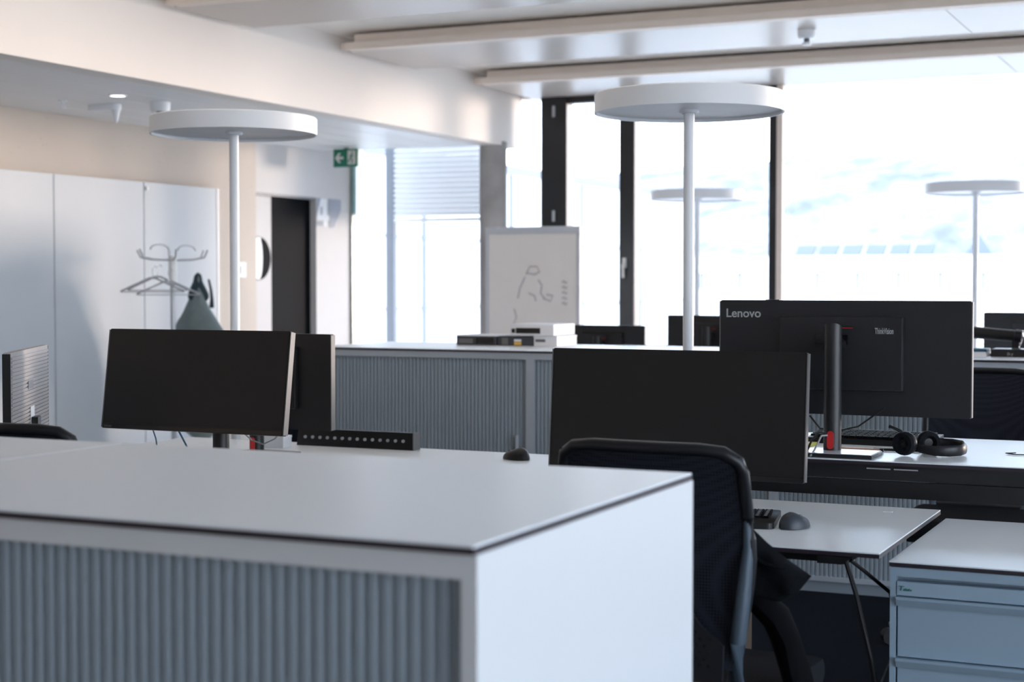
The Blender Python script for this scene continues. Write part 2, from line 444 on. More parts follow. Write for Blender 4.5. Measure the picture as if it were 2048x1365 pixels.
# ------------------------------------------------------------------ ceiling fittings
def detector(name, label, loc, s=1.0, cat='detector'):
    t = thing(name, label, cat, loc)
    MB().lathe([(0, 0), (.055 * s, 0), (.055 * s, -.035 * s), (.045 * s, -.05 * s), (0, -.05 * s)], 24).build('base', 'lamp_white', t, True)
    MB().lathe([(.018 * s, -.05 * s), (.018 * s, -.075 * s)], 12).build('sensor_grille', 'box_grey', t, True)
    MB().lathe([(0, -.075 * s), (.03 * s, -.075 * s), (.026 * s, -.09 * s), (0, -.092 * s)], 20).build('head', 'lamp_white', t, True)
detector('smoke_detector', 'white smoke detector under the light ceiling sail near the windows', (-2.51, 9.62, ZC))
detector('smoke_detector', 'white smoke detector under the grey soffit just left of the floor lamp disc', (-6.22, 8.15, ZS), 1.15)
t = thing('sprinkler', 'small sprinkler head under the grey soffit, leftmost ceiling fitting', 'sprinkler', (-6.69, 7.80, ZS))
MB().lathe([(0, 0), (.03, 0), (.028, -.008), (0, -.008)], 16).build('rosette', 'lamp_white', t, True)
MB().tube([(0, 0, -.008), (0, 0, -.045)], .007, 8).tube([(-.012, 0, -.02), (-.012, 0, -.045)], .004, 6).tube([(.012, 0, -.02), (.012, 0, -.045)], .004, 6).build('stem', 'lamp_white', t)
MB().lathe([(0, -.045), (.02, -.045), (.02, -.05), (0, -.05)], 12).build('deflector', 'lamp_white', t)
t = thing('downlight', 'small round lit downlight in the grey soffit', 'light', (-6.21, 7.73, ZS))
MB().lathe([(.045, 0), (.055, 0), (.055, -.006), (.045, -.006), (.045, 0)], 24).build('ring', 'lamp_white', t, True)
MB().lathe([(0, -.002), (.045, -.002), (.045, -.004), (0, -.004)], 24).build('lens', 'lamp_glow', t)
t = thing('ceiling_sensor', 'white oval sensor with downward cone on the grey soffit below the downlight', 'sensor', (-6.63, 8.12, ZS))
MB().prism(rrect(.24, .09, .044, 6), 'z', -.035, 0).build('plate', 'lamp_white', t, True)
MB().lathe([(0, -.035), (.028, -.035), (.012, -.11), (0, -.115)], 20, (.09, 0, 0)).build('cone', 'lamp_white', t, True)

# ------------------------------------------------------------------ cabinets
def slat_mesh(h):
    b = MB(); b.prism([(-.0092, 0), (-.0092, -.002), (-.005, -.006), (.005, -.006), (.0092, -.002), (.0092, 0)], 'z', 0, h)
    me = bpy.data.meshes.new('slat'); bmesh.ops.recalc_face_normals(b.bm, faces=b.bm.faces); b.bm.to_mesh(me); b.bm.free(); return me
HC = 1.05
def cabinet(label, x0, y0, w=1.2, dep=.8, slats='joined', group='tambour cabinets in the middle row', name='tambour_cabinet', handle=True):
    """origin at front left floor corner, tambour front at y = 0 facing -y"""
    t = thing(name, label, 'cabinet', (x0, y0, 0), 0, group)
    z0, z1 = .05, HC - .012
    b = MB().box(.0, .022, 0, dep, z0, z1).box(w - .022, w, 0, dep, z0, z1).box(.022, w - .022, 0, dep, z1 - .032, z1).box(.022, w - .022, 0, dep, z0, z0 + .02).box(.022, w - .022, dep - .02, dep, z0, z1)
    b.build('body', 'cabinet_grey' if slats == 'joined' else 'white_lacquer', t)
    MB().box(.01, w - .01, .012, dep - .01, 0, .05).build('plinth', 'slat_grey', t)
    MB().box(-.0, w - .003, -.004, dep + .004, HC - .012, HC - .003).build('top_edge', 'dark_edge', t)
    MB().box(-.0, w - .0035, -.003, dep + .003, HC - .003, HC).build('top', 'white_laminate', t)
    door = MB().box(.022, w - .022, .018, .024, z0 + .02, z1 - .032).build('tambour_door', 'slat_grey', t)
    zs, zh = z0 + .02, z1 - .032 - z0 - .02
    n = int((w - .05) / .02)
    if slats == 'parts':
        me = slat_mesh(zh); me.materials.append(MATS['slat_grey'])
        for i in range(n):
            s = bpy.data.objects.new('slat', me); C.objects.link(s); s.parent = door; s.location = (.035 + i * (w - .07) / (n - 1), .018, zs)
    else:
        b = MB()
        for i in range(n):
            x = .035 + i * (w - .07) / (n - 1)
            b.prism([(x - .0092, .018), (x - .0092, .016), (x - .005, .012), (x + .005, .012), (x + .0092, .016), (x + .0092, .018)], 'z', zs, zs + zh)
        o = b.build('slats', 'slat_grey', door); o['kind'] = 'stuff'
    if handle:
        MB().box(w - .075, w - .062, -.008, .012, .50, .64, .003).build('door_handle', 'cabinet_grey', t)
    return t
# foreground block
cabinet('white cabinet in the foreground whose ribbed shutter and bright side panel fill the lower left', -.861 - 1.2, 1.745, 1.2, .825, 'parts', 'foreground cabinets', 'tambour_cabinet', False)
cabinet('second white cabinet left of the foreground one, only its top seen past the thin seam', -.861 - 2.4 - .002, 1.745, 1.2, .825, 'joined', 'foreground cabinets', 'tambour_cabinet', False)
# middle row
XS = [-4.36, -3.16, -1.96, -.76]
LB = ['grey shutter cabinet of the middle row behind the left desks, carrying small devices', 'grey shutter cabinet behind the nearest screen, right of the one carrying devices',
      'grey shutter cabinet of the middle row behind the raised desk, base seen under desk', 'grey shutter cabinet of the middle row, behind the mesh chair at the right edge']
for x, l in zip(XS, LB): cabinet(l, x, 6.98, group='middle row cabinets')

# pedestal with drawers
pd = thing('drawer_pedestal', 'pale grey drawer pedestal with dark-edged white top in the lower right', 'cabinet', (-.797, 3.874, 0))
W_, D_ = .62, .77
MB().box(0, .014, 0, D_, .02, .686).box(W_ - .014, W_, 0, D_, .02, .686).box(.014, W_ - .014, 0, D_, .664, .686).box(.014, W_ - .014, 0, D_, .02, .05).box(.014, W_ - .014, .04, D_, .05, .664).build('body', 'pedestal_grey', pd)
MB().box(-.002, W_ + .002, -.004, D_ + .004, .688, .697).build('top_edge', 'dark_edge', pd)
MB().box(-.002, W_ + .002, -.003, D_ + .003, .697, .70).build('top', 'white_laminate', pd)
MB().box(0.01, W_ - .01, .02, D_, 0, .02).build('plinth', 'dark_edge', pd)
zt = .652
for i, h in enumerate((.034, .146, .146, .146, .12)):
    if i == 0:
        MB().box(.016, W_ - .016, -.002, .03, zt - h, zt, .0015).build('drawer', 'pedestal_grey', pd)
    else:
        dr = MB().box(.018, W_ - .018, .002, .03, zt - h, zt - .02, .0015).build('drawer', 'pedestal_grey', pd)
        MB().prism([(.012, zt), (-.012, zt), (-.012, zt - .006), (-.004, zt - .022), (.012, zt - .024)], 'x', .016, W_ - .016).build('grip_rail', 'pedestal_grey', dr)
    zt -= h + .003
em = MB()
for x, h in ((.0, .010), (.007, .005), (.011, .006), (.015, .005), (.019, .006), (.0235, .004)):
    em.prism([(.024 + x, .630), (.0275 + x, .630), (.0295 + x, .630 + h), (.026 + x, .630 + h)], 'y', -.003, -.002)
em.box(.022, .034, -.003, -.002, .640, .6415)
em.build('maker_mark', 'emblem_green', pd)

# ------------------------------------------------------------------ desks
def desk(label, x0, x1, y0, y1, h, panel=False, group=None, legs=None):
    t = thing('desk', label, 'desk', (x0, y0, 0), 0, group)
    w, d_ = x1 - x0, y1 - y0
    MB().box(0, w, 0, d_, h - .013, h - .003).build('top_edge', 'dark_edge', t)
    MB().box(.0005, w - .0005, .0005, d_ - .0005, h - .003, h).build('top', 'white_laminate', t)
    f = MB().box(.12, w - .12, .12, .16, h - .05, h - .015).box(.12, w - .12, d_ - .16, d_ - .12, h - .05, h - .015).box(.10, .14, .1, d_ - .1, h - .05, h - .015).box(w - .14, w - .10, .1, d_ - .1, h - .05, h - .015)
    f.build('frame', 'black_plastic', t)
    for x in (legs or (.16, w - .16)):
        lg = MB().box(x - .04, x + .04, d_ / 2 - .03, d_ / 2 + .03, .03, h - .05).build('leg', 'black_plastic', t)
        MB().box(x - .035, x + .035, .06, d_ - .06, 0, .03, .004).build('foot', 'black_plastic', lg)
    if panel:
        MB().box(.0, w, .012, .03, h - .109, h - .06).build('cable_channel', 'black_plastic', t)
        MB().box(.0, w, .02, .10, h - .058, h - .014).build('channel_lid', 'frame_black', t)
        for a in (.76, .84):
            MB().box(a, a + .07, .010, .016, h - .026, h - .022).build('channel_clip', 'chrome', t)
    return t
nd = desk('white desk with dark edge in front of the nearest chair, mouse on it', -2.405, -.806, 3.79, 4.60, .73, legs=(.3, 1.12))
MB().prism([(.0 + 1.45, .715), (1.535, .715), (1.51, .697), (1.45, .697)], 'y', -.002, .08).build('height_control', 'black_plastic', nd)
tagp = MB().box(1.46, 1.485, .70, .71, .73, .732).build('grommet', 'label_white', nd)
MB().tube([(1.51, .04, .70), (1.53, .06, .62), (1.56, .10, .45), (1.58, .16, .25), (1.6, .2, .02)], .006, 8).build('cable', 'cable_black', nd)
MB().tube([(1.52, .05, .70), (1.545, .1, .665), (1.585, .2, .60), (1.6, .25, .45), (1.59, .28, .2), (1.58, .3, .01)], .005, 8).build('cable', 'cable_black', nd)
MB().tube([(1.585, .3, .46), (1.56, .2, .36), (1.54, .12, .2), (1.50, .05, .01)], .003, 6).build('cable', 'cable_grey', nd)
MB().box(1.57, 1.60, .28, .36, .42, .48, .004).build('power_adapter', 'black_plastic', nd)
desk('raised white desk carrying the headset and the screen seen from behind', -1.80, -.2, 4.695, 5.5, .85, True, legs=(.06, 1.44))
desk('white desk at left behind the foreground cabinets, under the left black screen', -4.05, -2.45, 3.79, 4.60, .73)
desk('white desk beyond the left screen, a strip of its top seen before the shutters', -4.05, -2.25, 4.69, 5.475, .73)

# ------------------------------------------------------------------ monitors
def monitor(name, label, loc, rz, W, H, zb, tilt=0, yaw=0, base=(.26, .2), brand=None, back='charcoal', col_y=.12, thick=.022, colour_edge='edge_silver', ribbed=False, col=True, cover=True, base_sheen=False, basey=None, basex=None, chin=0, group=None, colx=0):
    """origin at the foot; local screen faces -y; panel bottom at height zb above the desk"""
    t = thing(name, label, 'monitor', loc, rz, group)
    M = Matrix.Translation((0, 0, zb)) @ Matrix.Rotation(-tilt, 4, 'X')
    def P_(b, nm, m, par=t, sm=False): return b.xf(M).build(nm, m, par, sm)
    shell = P_(MB().prism(rrect(W, H, .006, 3, 0, H / 2), 'y', 0, thick), 'housing', back)
    P_(MB().box(-W / 2 + .004, W / 2 - .004, -.002, 0, .018, H - .004), 'screen', 'screen')
    P_(MB().box(-W / 2 + .002, W / 2 - .002, -.003, 0, .0, .016, .001), 'bezel', 'black_gloss')
    for s in (-1, 1):
        P_(MB().box(s * (W / 2 + .0015) - .0016, s * (W / 2 + .0015) + .0016, -.002, thick + .001, .003, H - .003), 'edge_strip', colour_edge)
    if cover: cv = P_(MB().box(-W * .245, W * .245, thick, thick + .022, H * .22, H * .86, .004), 'rear_cover', back)
    if cover: P_(MB().box(-W * .03, W * .10, thick + .022, thick + .024, H * .62, H * .70), 'rear_slot', 'black_gloss', cv)
    if cover: P_(MB().box(-W * .05, W * .04, thick + .022, thick + .025, H * .76, H * .765), 'accent_line', 'red', cv)
    if ribbed:
        b = MB()
        for i in range(26): b.box(-W / 2 + .01, W / 2 - .01, thick, thick + .004, .01 + i * (H - .02) / 26, .01 + (i + .6) * (H - .02) / 26)
        o = P_(b, 'ribs', back); o['kind'] = 'stuff'
    if col:
        r = .027
        bx0, bx1 = basex or (-base[0] / 2 + colx, base[0] / 2 + colx)
        by0, by1 = (col_y + basey[0], col_y + basey[1]) if basey else (col_y - base[1] * .7, col_y + base[1] * .3)
        b = MB().tube([(colx, col_y, .008), (colx, col_y, zb + H * .78)], r, 24)
        for v in b.bm.verts:
            if v.co.z > zb + H * .5: v.co.z += -(v.co.y - col_y) * -.45
        cc = b.build('stand_column', back, t, True)
        MB().prism(rrect(.02, .055, .0095, 6, colx, .045), 'y', col_y + r - .004, col_y + r + .001).build('cable_slot', 'red', cc)
        MB().tube([(colx, col_y, zb + H * .62), (colx, thick + math.sin(tilt) * H * .62 + .004, zb + H * .62)], .02, 12).build('arm', 'black_plastic', t)
        MB().box(bx0, bx1, by0, by1, 0, .012, .003).build('stand_base', back, t)
        if base_sheen: MB().box(bx0 + .004, bx1 - .004, by0 + .004, by1 - .004, .010, .0135).build('base_top', 'base_light', t)  # pale plate paints the bright reflection on the stand base
    if brand: brand(t, M, W, H, thick)
    return t
def lenovo(t, M, W, H, th):
    # front chin mark
    o = text('maker_mark', 'Lenovo', .010, 'logo_dim', t, (0, 0, 0), (0, 0, 0)); o.matrix_local = M @ Matrix.Translation((-W / 2 + .010, -.0032, .005)) @ Matrix.Rotation(PI / 2, 4, 'X')
def lenovo_back(t, M, W, H, th):
    o = text('maker_name', 'Lenovo', .0385, 'logo_grey', t, (0, 0, 0), (0, 0, 0), bold=.0006)
    o.matrix_local = M @ Matrix.Translation((W / 2 - .018, th + .0012, H - .054)) @ Matrix.Rotation(PI, 4, 'Z') @ Matrix.Rotation(PI / 2, 4, 'X')
    o = text('series_name', 'ThinkVision', .026, 'logo_grey', t, (0, 0, 0), (0, 0, 0), bold=.0004)
    o.matrix_local = M @ Matrix.Translation((-W * .245 + .085, th + .0235, H * .715)) @ Matrix.Rotation(PI, 4, 'Z') @ Matrix.Rotation(PI / 2, 4, 'X') @ Matrix.Diagonal((.46, 1, 1, 1))
    MB().box(-.235 + .10, -.235 + .04 + .10 - .08 + .04, th * .1, th, H, H + .004).xf(M)
# nearest screen
monitor('monitor', 'wide black screen facing the viewer behind the nearest chair', (-1.545, 4.42, .73), 0, .783, .371, .076, math.radians(5), brand=lenovo, back='black_plastic')
# left screen
lm = monitor('monitor', 'wide black screen facing the viewer over the left end of foreground cabinets', (-3.098, 4.2, .73), 0, .705, .330, .165, math.radians(8.5), brand=lenovo, back='black_plastic', colx=.035)
MB().tube([(-.19, .05, .175), (-.18, .06, .13), (-.165, .05, .075), (-.15, .02, .01)], .0025, 6).build('cable', 'cable_blue', lm)
MB().tube([(-.09, .05, .175), (-.05, .06, .10), (0, .05, .05), (.08, .03, .01)], .003, 6).build('cable', 'cable_blue', lm)
MB().tube([(.15, .05, .18), (.19, .07, .14), (.24, .06, .13), (.29, .05, .15), (.335, .05, .20)], .0025, 6).build('cable', 'cable_grey', lm)
# second screen behind it, seen from its back
monitor('monitor', 'black screen half hidden behind the left screen, seen from its back', (-3.352, 5.05, .73), PI + math.radians(-3), .57, .355, .10, 0, back='black_plastic', col_y=.09, base=(.22, .18))
icons = None
# screen seen from behind with the maker name
lv = monitor('monitor', 'wide black screen seen from behind on raised desk, maker name top left', (-1.172, 4.962, .85), PI, .785, .356, .112, 0, brand=lenovo_back, back='charcoal', col_y=.135, base=(.20, .20), base_sheen=True, basey=(-.04, .115), basex=(-.145, .11))
MB().box(.20, .245, -.002, .02, .464, .470, .001).build('webcam_clip', 'black_plastic', lv)
MB().tube([(.10, .02, .105), (.06, .05, .07), (0, .06, .065), (-.06, .05, .08), (-.14, .05, .14)], .003, 6).build('cable', 'cable_black', lv)
MB().tube([(.012, .165, .065), (.03, .18, .07), (.05, .19, .045), (.062, .20, .012)], .0035, 6).build('cable', 'cable_black', lv)
MB().tube([(.008, .168, .06), (.02, .19, .06), (.035, .21, .02), (.036, .255, .005)], .003, 6).build('cable', 'cable_grey', lv)
# ribbed grey monitor at far left, turned sideways
th_ = math.radians(-58)
gm = monitor('monitor', 'grey ribbed screen turned away at the far left edge, white label and blue plug', (-3.705, 4.115, .73), th_, .70, .335, .09, 0, back='monitor_grey', colour_edge='black_plastic', ribbed=True, col=False, cover=False)
MB().box(-.09, .09, -.06, .12, 0, .010, .003).box(-.03, .03, .03, .05, .01, .2).build('stand', 'black_plastic', gm)
MB().box(-.02, .07, .0265, .028, .295, .322).build('maker_mark', 'box_grey', gm)
MB().box(-.04, .03, .0265, .028, .165, .235).build('paper_label', 'label_white', gm)
MB().box(-.02, .10, .026, .05, .105, .155, .003).build('socket_block', 'black_plastic', gm)
MB().box(.0, .05, .05, .10, .125, .15, .003).build('plug', 'vga_blue', gm)
MB().tube([(.02, .10, .137), (.0, .14, .13), (-.03, .16, .09), (-.04, .16, .02)], .006, 8).build('cable', 'cable_blue', gm)
# ------------------------------------------------------------------ floor lamps
def lamp():
    t = thing('floor_lamp', None, 'lamp', (0, 0, 0), 0)
    R, z = .35, 2.0
    MB().lathe([(0, z + .072), (R - .004, z + .072), (R, z + .068), (R, z), (R - .008, z), (R - .008, z + .062), (0, z + .062)], 72).build('lamp_shade', 'lamp_white', t, True)
    MB().lathe([(0, z + .012), (R - .009, z + .012), (R - .009, z + .016), (0, z + .016)], 72).build('diffuser', 'diffuser', t, True)
    MB().lathe([(0, z + .0725), (.30, z + .0725), (.30, z + .0745), (0, z + .0745)], 48).build('uplight_lens', 'uplight', t)  # added glowing disc on the shade, switched off on the far lamps
    MB().lathe([(.036, z + .012), (.036, z + .002), (.031, z - .002), (.026, z - .002)], 24).build('collar', 'lamp_white', t, True)
    MB().tube([(0, 0, .02), (0, 0, z + .01)], .020, 24).build('pole', 'lamp_white', t, True)
    MB().prism(rrect(.34, .34, .05, 6), 'z', 0, .015).build('base', 'lamp_white', t)
    return t
lp = lamp()
LS = [((-3.937, 5.66), 'white disc floor lamp standing behind the left black screen'), ((-1.917, 5.66), 'large white disc floor lamp before the windows, behind the nearest screen'),
      ((-3.845, 11.55), 'small distant white disc floor lamp seen just behind the large lamp pole'), ((-1.795, 11.50), 'distant white disc floor lamp at the right edge before the window')]
for i, (p, l) in enumerate(LS):
    o = lp if i == 0 else copy_tree(lp)
    o.location = (p[0], p[1], 0); o.rotation_euler = (0, 0, .3 * i)
    tag(o, l, None, 'disc floor lamps')
    if i > 1:
        for c_ in kids(o):
            if c_.name.startswith('uplight_lens'): c_.data = c_.data.copy(); c_.data.materials[0] = MATS['uplight_off']

# ------------------------------------------------------------------ chairs (sitter faces +y)
def chair():
    t = thing('office_chair', None, 'chair', (0, 0, 0))
    # back: thin curved sheet in a frame
    b = MB(); nx, nz = 12, 14; Wb = .205
    def prof(z):   # y of the back over height
        u = (z - .56) / .47
        return -.235 + .045 * math.sin(u * PI) - .05 * u
    def wid(z):
        u = (z - .56) / .47
        return Wb * (.86 + .14 * min(1, u * 2.2))
    for s, off in ((1, 0), (-1, .01)):
        g = []
        for j in range(nz + 1):
            z = .56 + .455 * j / nz; row = []
            for i in range(nx + 1):
                a = -1 + 2 * i / nx
                row.append(b.bm.verts.new((a * wid(z), prof(z) - .02 * (1 - a * a) + off + .02, z)))
            g.append(row)
        for j in range(nz):
            for i in range(nx):
                b.bm.faces.new((g[j][i], g[j][i + 1], g[j + 1][i + 1], g[j + 1][i]))
    b.build('backrest', 'mesh_fabric', t, True)
    zz = [.60 + .38 * k / 8 for k in range(9)]
    loop = [(-wid(z), prof(z) + .025, z) for z in zz]
    loop += [(-wid(1.0) + .006, prof(1.0) + .024, 1.003), (-wid(1.0) + .035, prof(1.02) + .02, 1.022)]
    loop += [(x, prof(1.025) + .02 - .016 * (1 - (x / .17) ** 2), 1.027) for x in (-.12, -.06, 0, .06, .12)]
    loop += [(wid(1.0) - .035, prof(1.02) + .02, 1.022), (wid(1.0) - .006, prof(1.0) + .024, 1.003)]
    loop += [(wid(z), prof(z) + .025, z) for z in zz[::-1]]
    MB().tube(loop, .0135, 10, 1.0).build('back_frame', 'chair_frame', t, True)
    for s in (-1, 1):
        MB().tube([(s * .203, prof(.90) + .025, .90), (s * .203, prof(.82) + .022, .82), (s * .198, -.212, .72), (s * .185, -.208, .62), (s * .172, -.19, .52), (s * .155, -.15, .43), (s * .10, -.10, .405)], [.008, .014, .019, .021, .021, .019, .018], 12, .8).build('back_support', 'chair_metal', t, True)
    MB().tube([(-.165, -.185, .50), (0, -.205, .50), (.165, -.185, .50)], [.018, .024, .018], 10).build('cross_bar', 'chair_frame', t, True)
    lum = MB().prism([(-.17, .545), (.17, .545), (.172, .62), (.12, .66), (.03, .77), (-.03, .77), (-.12, .66), (-.172, .62)], 'y', -.262, -.254).build('lumbar_panel', 'chair_frame', t)
    b = MB()
    for j in range(11):
        for i in range(15):
            x = -.14 + i * .02 + (j % 2) * .01; z = .575 + j * .014
            if abs(x) < .15 - max(0, z - .62) * .9: b.box(x - .003, x + .003, -.2635, -.2615, z - .003, z + .003)
    o = b.build('perforation', 'black_gloss', lum); o['kind'] = 'stuff'
    MB().box(-.235, .235, -.20, .27, .43, .50, .028).build('seat', 'chair_fabric', t, True)
    MB().box(-.20, .20, -.17, .22, .405, .432, .008).build('seat_pan', 'chair_frame', t)
    MB().tube([(0, 0, .10), (0, 0, .41)], .028, 16).build('gas_lift', 'chair_frame', t, True)
    MB().lathe([(0, .13), (.045, .13), (.05, .085), (0, .08)], 20).build('hub', 'cast_silver', t, True)
    for k in range(5):
        a = 2 * PI * k / 5 + .5; cx, cy = math.cos(a), math.sin(a)
        l_ = MB().tube([(.03 * cx, .03 * cy, .11), (.18 * cx, .18 * cy, .095), (.31 * cx, .31 * cy, .075)], [.026, .02, .015], 8, .7).build('base_leg', 'cast_silver', t, True)
        MB().tube([(.31 * cx - .024 * cy, .31 * cy + .024 * cx, .03), (.31 * cx + .024 * cy, .31 * cy - .024 * cx, .03)], .03, 14).build('caster', 'black_plastic', l_, True)
    return t
ch = chair()
CS = [((-1.150, 3.43), math.radians(-3), 'nearest black mesh office chair, pushed to the desk with a jacket on it'),
      ((-.98, 6.23), PI, 'black mesh office chair facing the viewer behind the raised desk at right edge'),
      ((-2.735, 3.2), math.radians(3), 'black office chair whose top edge shows above cabinets at far left')]
for i, (p, a, l) in enumerate(CS):
    o = ch if i == 0 else copy_tree(ch)
    o.location = (p[0], p[1], 0); o.rotation_euler = (0, 0, a); tag(o, l, None, 'mesh office chairs')

# jacket slung over the arm of the nearest chair
jk = thing('jacket', 'dark jacket slung over the right side of the nearest chair, sleeve hanging down', 'jacket', (-.925, 3.349, .103))
jk.scale = (.925, .925, .925)
MB().pillow([(-.07, .80), (-.03, .765), (.01, .735), (.075, .695), (.04, .65), (.0, .63), (-.07, .62), (-.12, .66), (-.12, .76)], .035, (-.03, .69), wr=.012, ws=16).build('jacket_body', 'cloth_dark', jk, True)
b = MB(); b.tube([(-.10, .0, .640), (-.05, .005, .625), (-.012, .01, .590), (.010, .015, .54), (.028, .02, .48), (.048, .02, .42), (.062, .02, .35), (.07, .02, .28), (.075, .02, .22)], [.035, .05, .058, .056, .055, .054, .052, .050, .048], 14, .6)
for v in b.bm.verts: v.co += Vector((noise.noise(v.co * 22), 0, 0)) * .004
b.build('sleeve', 'trouser_black', jk, True)
MB().tube([(-.06, -.03, .735), (-.03, -.035, .722), (.0, -.036, .715), (.02, -.03, .712)], .005, 6).build('collar_fold', 'cloth_dark', jk, True)

# ------------------------------------------------------------------ things on the desks
def mouse(label, loc, rz, m='mouse_grey', s=1):
    t = thing('computer_mouse', label, 'mouse', loc, rz)
    b = MB(); n, k = 20, 8
    rings = []
    for j in range(k + 1):
        f = math.cos(j / k * PI / 2); z = math.sin(j / k * PI / 2) * .034 * s
        rings.append([(f ** .6 * .036 * s * math.cos(a), f ** .6 * .056 * s * math.sin(a) , z * (1 - .25 * math.sin(a)) + .002) for a in [2 * PI * i / n for i in range(n)]])
    R_ = [[b.bm.verts.new(p) for p in r] for r in rings[:-1]]
    for a_, c_ in zip(R_, R_[1:]):
        for i in range(n): b.bm.faces.new((a_[i], a_[(i + 1) % n], c_[(i + 1) % n], c_[i]))
    b.bm.faces.new(R_[0][::-1]); b.bm.faces.new(R_[-1])
    b.build('mouse_body', m, t, True)
    MB().tube([(-.004, .030 * s, .0255 * s), (.004, .030 * s, .0255 * s)], .006 * s, 12).build('scroll_wheel', 'box_grey', t)
    return t
mouse('dark grey computer mouse on the nearest desk right of the chair', (-1.094, 4.10, .73), math.radians(-12))
mouse('black wedge-like mouse on the far left desk beside the nearest screen', (-2.44, 5.27, .73), math.radians(70), 'black_plastic', 1.05)
mouse('black mouse at the right edge of the raised desk', (-.60, 5.12, .85), math.radians(10), 'black_plastic')
cb = MB().tube([(-.665, 5.07, .853), (-.69, 5.04, .854), (-.66, 5.02, .853), (-.62, 5.03, .853), (-.60, 5.06, .856)], .0018, 6).build('mouse_cable', 'cable_black'); tag(cb, 'thin black looped cable lying by the mouse at right edge', 'cable')

kb = thing('keyboard', 'black keyboard on the nearest desk, its end showing right of chair', 'keyboard', (-1.365, 4.13, .73), math.radians(11))
MB().prism(rrect(.42, .26, .018, 5), 'z', .0, .016).build('tray', 'black_plastic', kb)
me = None
for r in range(6):
    for c in range(17):
        if me is None:
            k = MB().box(-.0095, .0095, -.0095, .0095, 0, .006, .001).build('key', 'key_black', kb); me = k.data
            lg = MB().box(-.004, .004, -.002, .004, .0061, .0064).build('key_print', 'keycap_print', k)
        else:
            k = bpy.data.objects.new('key', me); C.objects.link(k); k.parent = kb
            l2 = lg.copy(); C.objects.link(l2); l2.parent = k
        k.location = (-.180 + c * .0225, -.03 + r * .0235, .016)

kb2 = thing('keyboard', 'black keyboard lying on the raised desk behind the stand column', 'keyboard', (-1.13, 5.21, .85), math.radians(-3))
MB().prism([(-.075, .0), (.075, .0), (.075, .032), (-.075, .018)], 'x', -.20, .21).build('tray', 'black_plastic', kb2)
b = MB()
for r in range(6):
    for c in range(18): b.box(-.19 + c * .0215, -.172 + c * .0215, -.065 + r * .022, -.047 + r * .022, .022 + r * .0018, .029 + r * .0018)
o = b.build('keys', 'key_black', kb2); o['kind'] = 'stuff'

nb = MB().box(-1.42, -1.285, 4.86, 5.10, .85, .858, .002).build('note_pad', 'yellow'); tag(nb, 'yellow note pad on the raised desk left of the stand column', 'notepad')
pn = thing('pen', 'copper coloured pen lying by the stand base on the raised desk', 'pen', (-1.105, 4.93, .857), math.radians(4))
MB().tube([(-.07, 0, 0), (.055, 0, 0)], .0055, 10).build('barrel', 'copper', pn, True)
MB().tube([(.055, 0, 0), (.066, 0, 0)], .0062, 10).build('cap', 'black_plastic', pn, True)
pn = thing('pen', 'slim black pen lying between copper pen and headset', 'pen', (-1.0, 4.985, .855), math.radians(5))
MB().tube([(-.08, 0, 0), (.075, 0, 0)], .0045, 10).build('barrel', 'black_plastic', pn, True)
MB().tube([(.02, 0, .003), (.028, 0, .003)], .0045, 10).build('ring', 'label_white', pn)

# headset
hs = thing('headset', 'black headset with boom microphone lying on the raised desk', 'headset', (-.93, 4.90, .85))
for (cx, cy, cz, s, rz) in ((-.028, -.03, .038, 1.0, -.35), (.02, .055, .036, .95, .5)):
    R = Matrix.Translation((cx, cy, cz)) @ Matrix.Rotation(rz, 4, 'Z') @ Matrix.Rotation(PI / 2, 4, 'X')
    cup = MB().lathe([(0, -.012), (.022, -.014), (.034, -.008), (.036, .004), (.033, .012), (0, .014)], 28).xf(R).build('ear_cup', 'black_plastic', hs, True)
    MB().lathe([(.012, .012), (.022, .026), (.033, .024), (.036, .012)], 28).xf(R).build('ear_cushion', 'chair_fabric', cup, True)
band = [(-.01, -.02, .034), (.015, -.035, .024), (.06, -.045, .020), (.10, -.03, .020), (.128, .005, .020), (.135, .045, .022), (.12, .085, .026), (.085, .105, .030), (.05, .10, .034), (.028, .085, .038)]
MB().tube(band, [.003, .004, .005, .0055, .0055, .0055, .0055, .005, .004, .003], 12, 3.0).build('headband', 'chair_frame', hs, True)
MB().tube([(-.03, -.045, .035), (-.022, -.05, .055), (-.04, -.045, .075), (-.07, -.03, .085), (-.078, -.025, .086)], [.008, .007, .005, .0045, .006], 8).build('boom_microphone', 'charcoal', hs, True)

# dark perforated box on the left far desk and white box
dp = thing('desk_rack', 'low black rack with a row of round pale holes standing on left desk', 'rack', (-3.19, 5.40, .73))
MB().prism([(-.02, 0), (.03, 0), (.01, .066), (-.005, .066)], 'x', -.262, .262).build('rack_body', 'black_plastic', dp)
for s in (.262,):
    MB().box(s, s + .004, -.022, .032, 0, .068).build('end_plate', 'edge_silver', dp)
hm = None
for i in range(14):
    if hm is None:
        o = MB().tube([(0, -.018, .034), (0, -.012, .034)], .0062, 10).build('hole_cap', 'logo_grey', dp); hm = o.data
    else:
        o = bpy.data.objects.new('hole_cap', hm); C.objects.link(o); o.parent = dp
    o.location = (-.225 + i * .034, 0, 0)
wb = thing('paper_box', 'small pale box on the left desk beside the black rack', 'box', (-3.475, 5.28, .73))
MB().box(-.045, .045, -.03, .03, 0, .045, .003).build('carton', 'label_white', wb)
MB().box(-.046, .046, -.031, .031, .037, .047, .002).build('lid', 'box_white', wb)

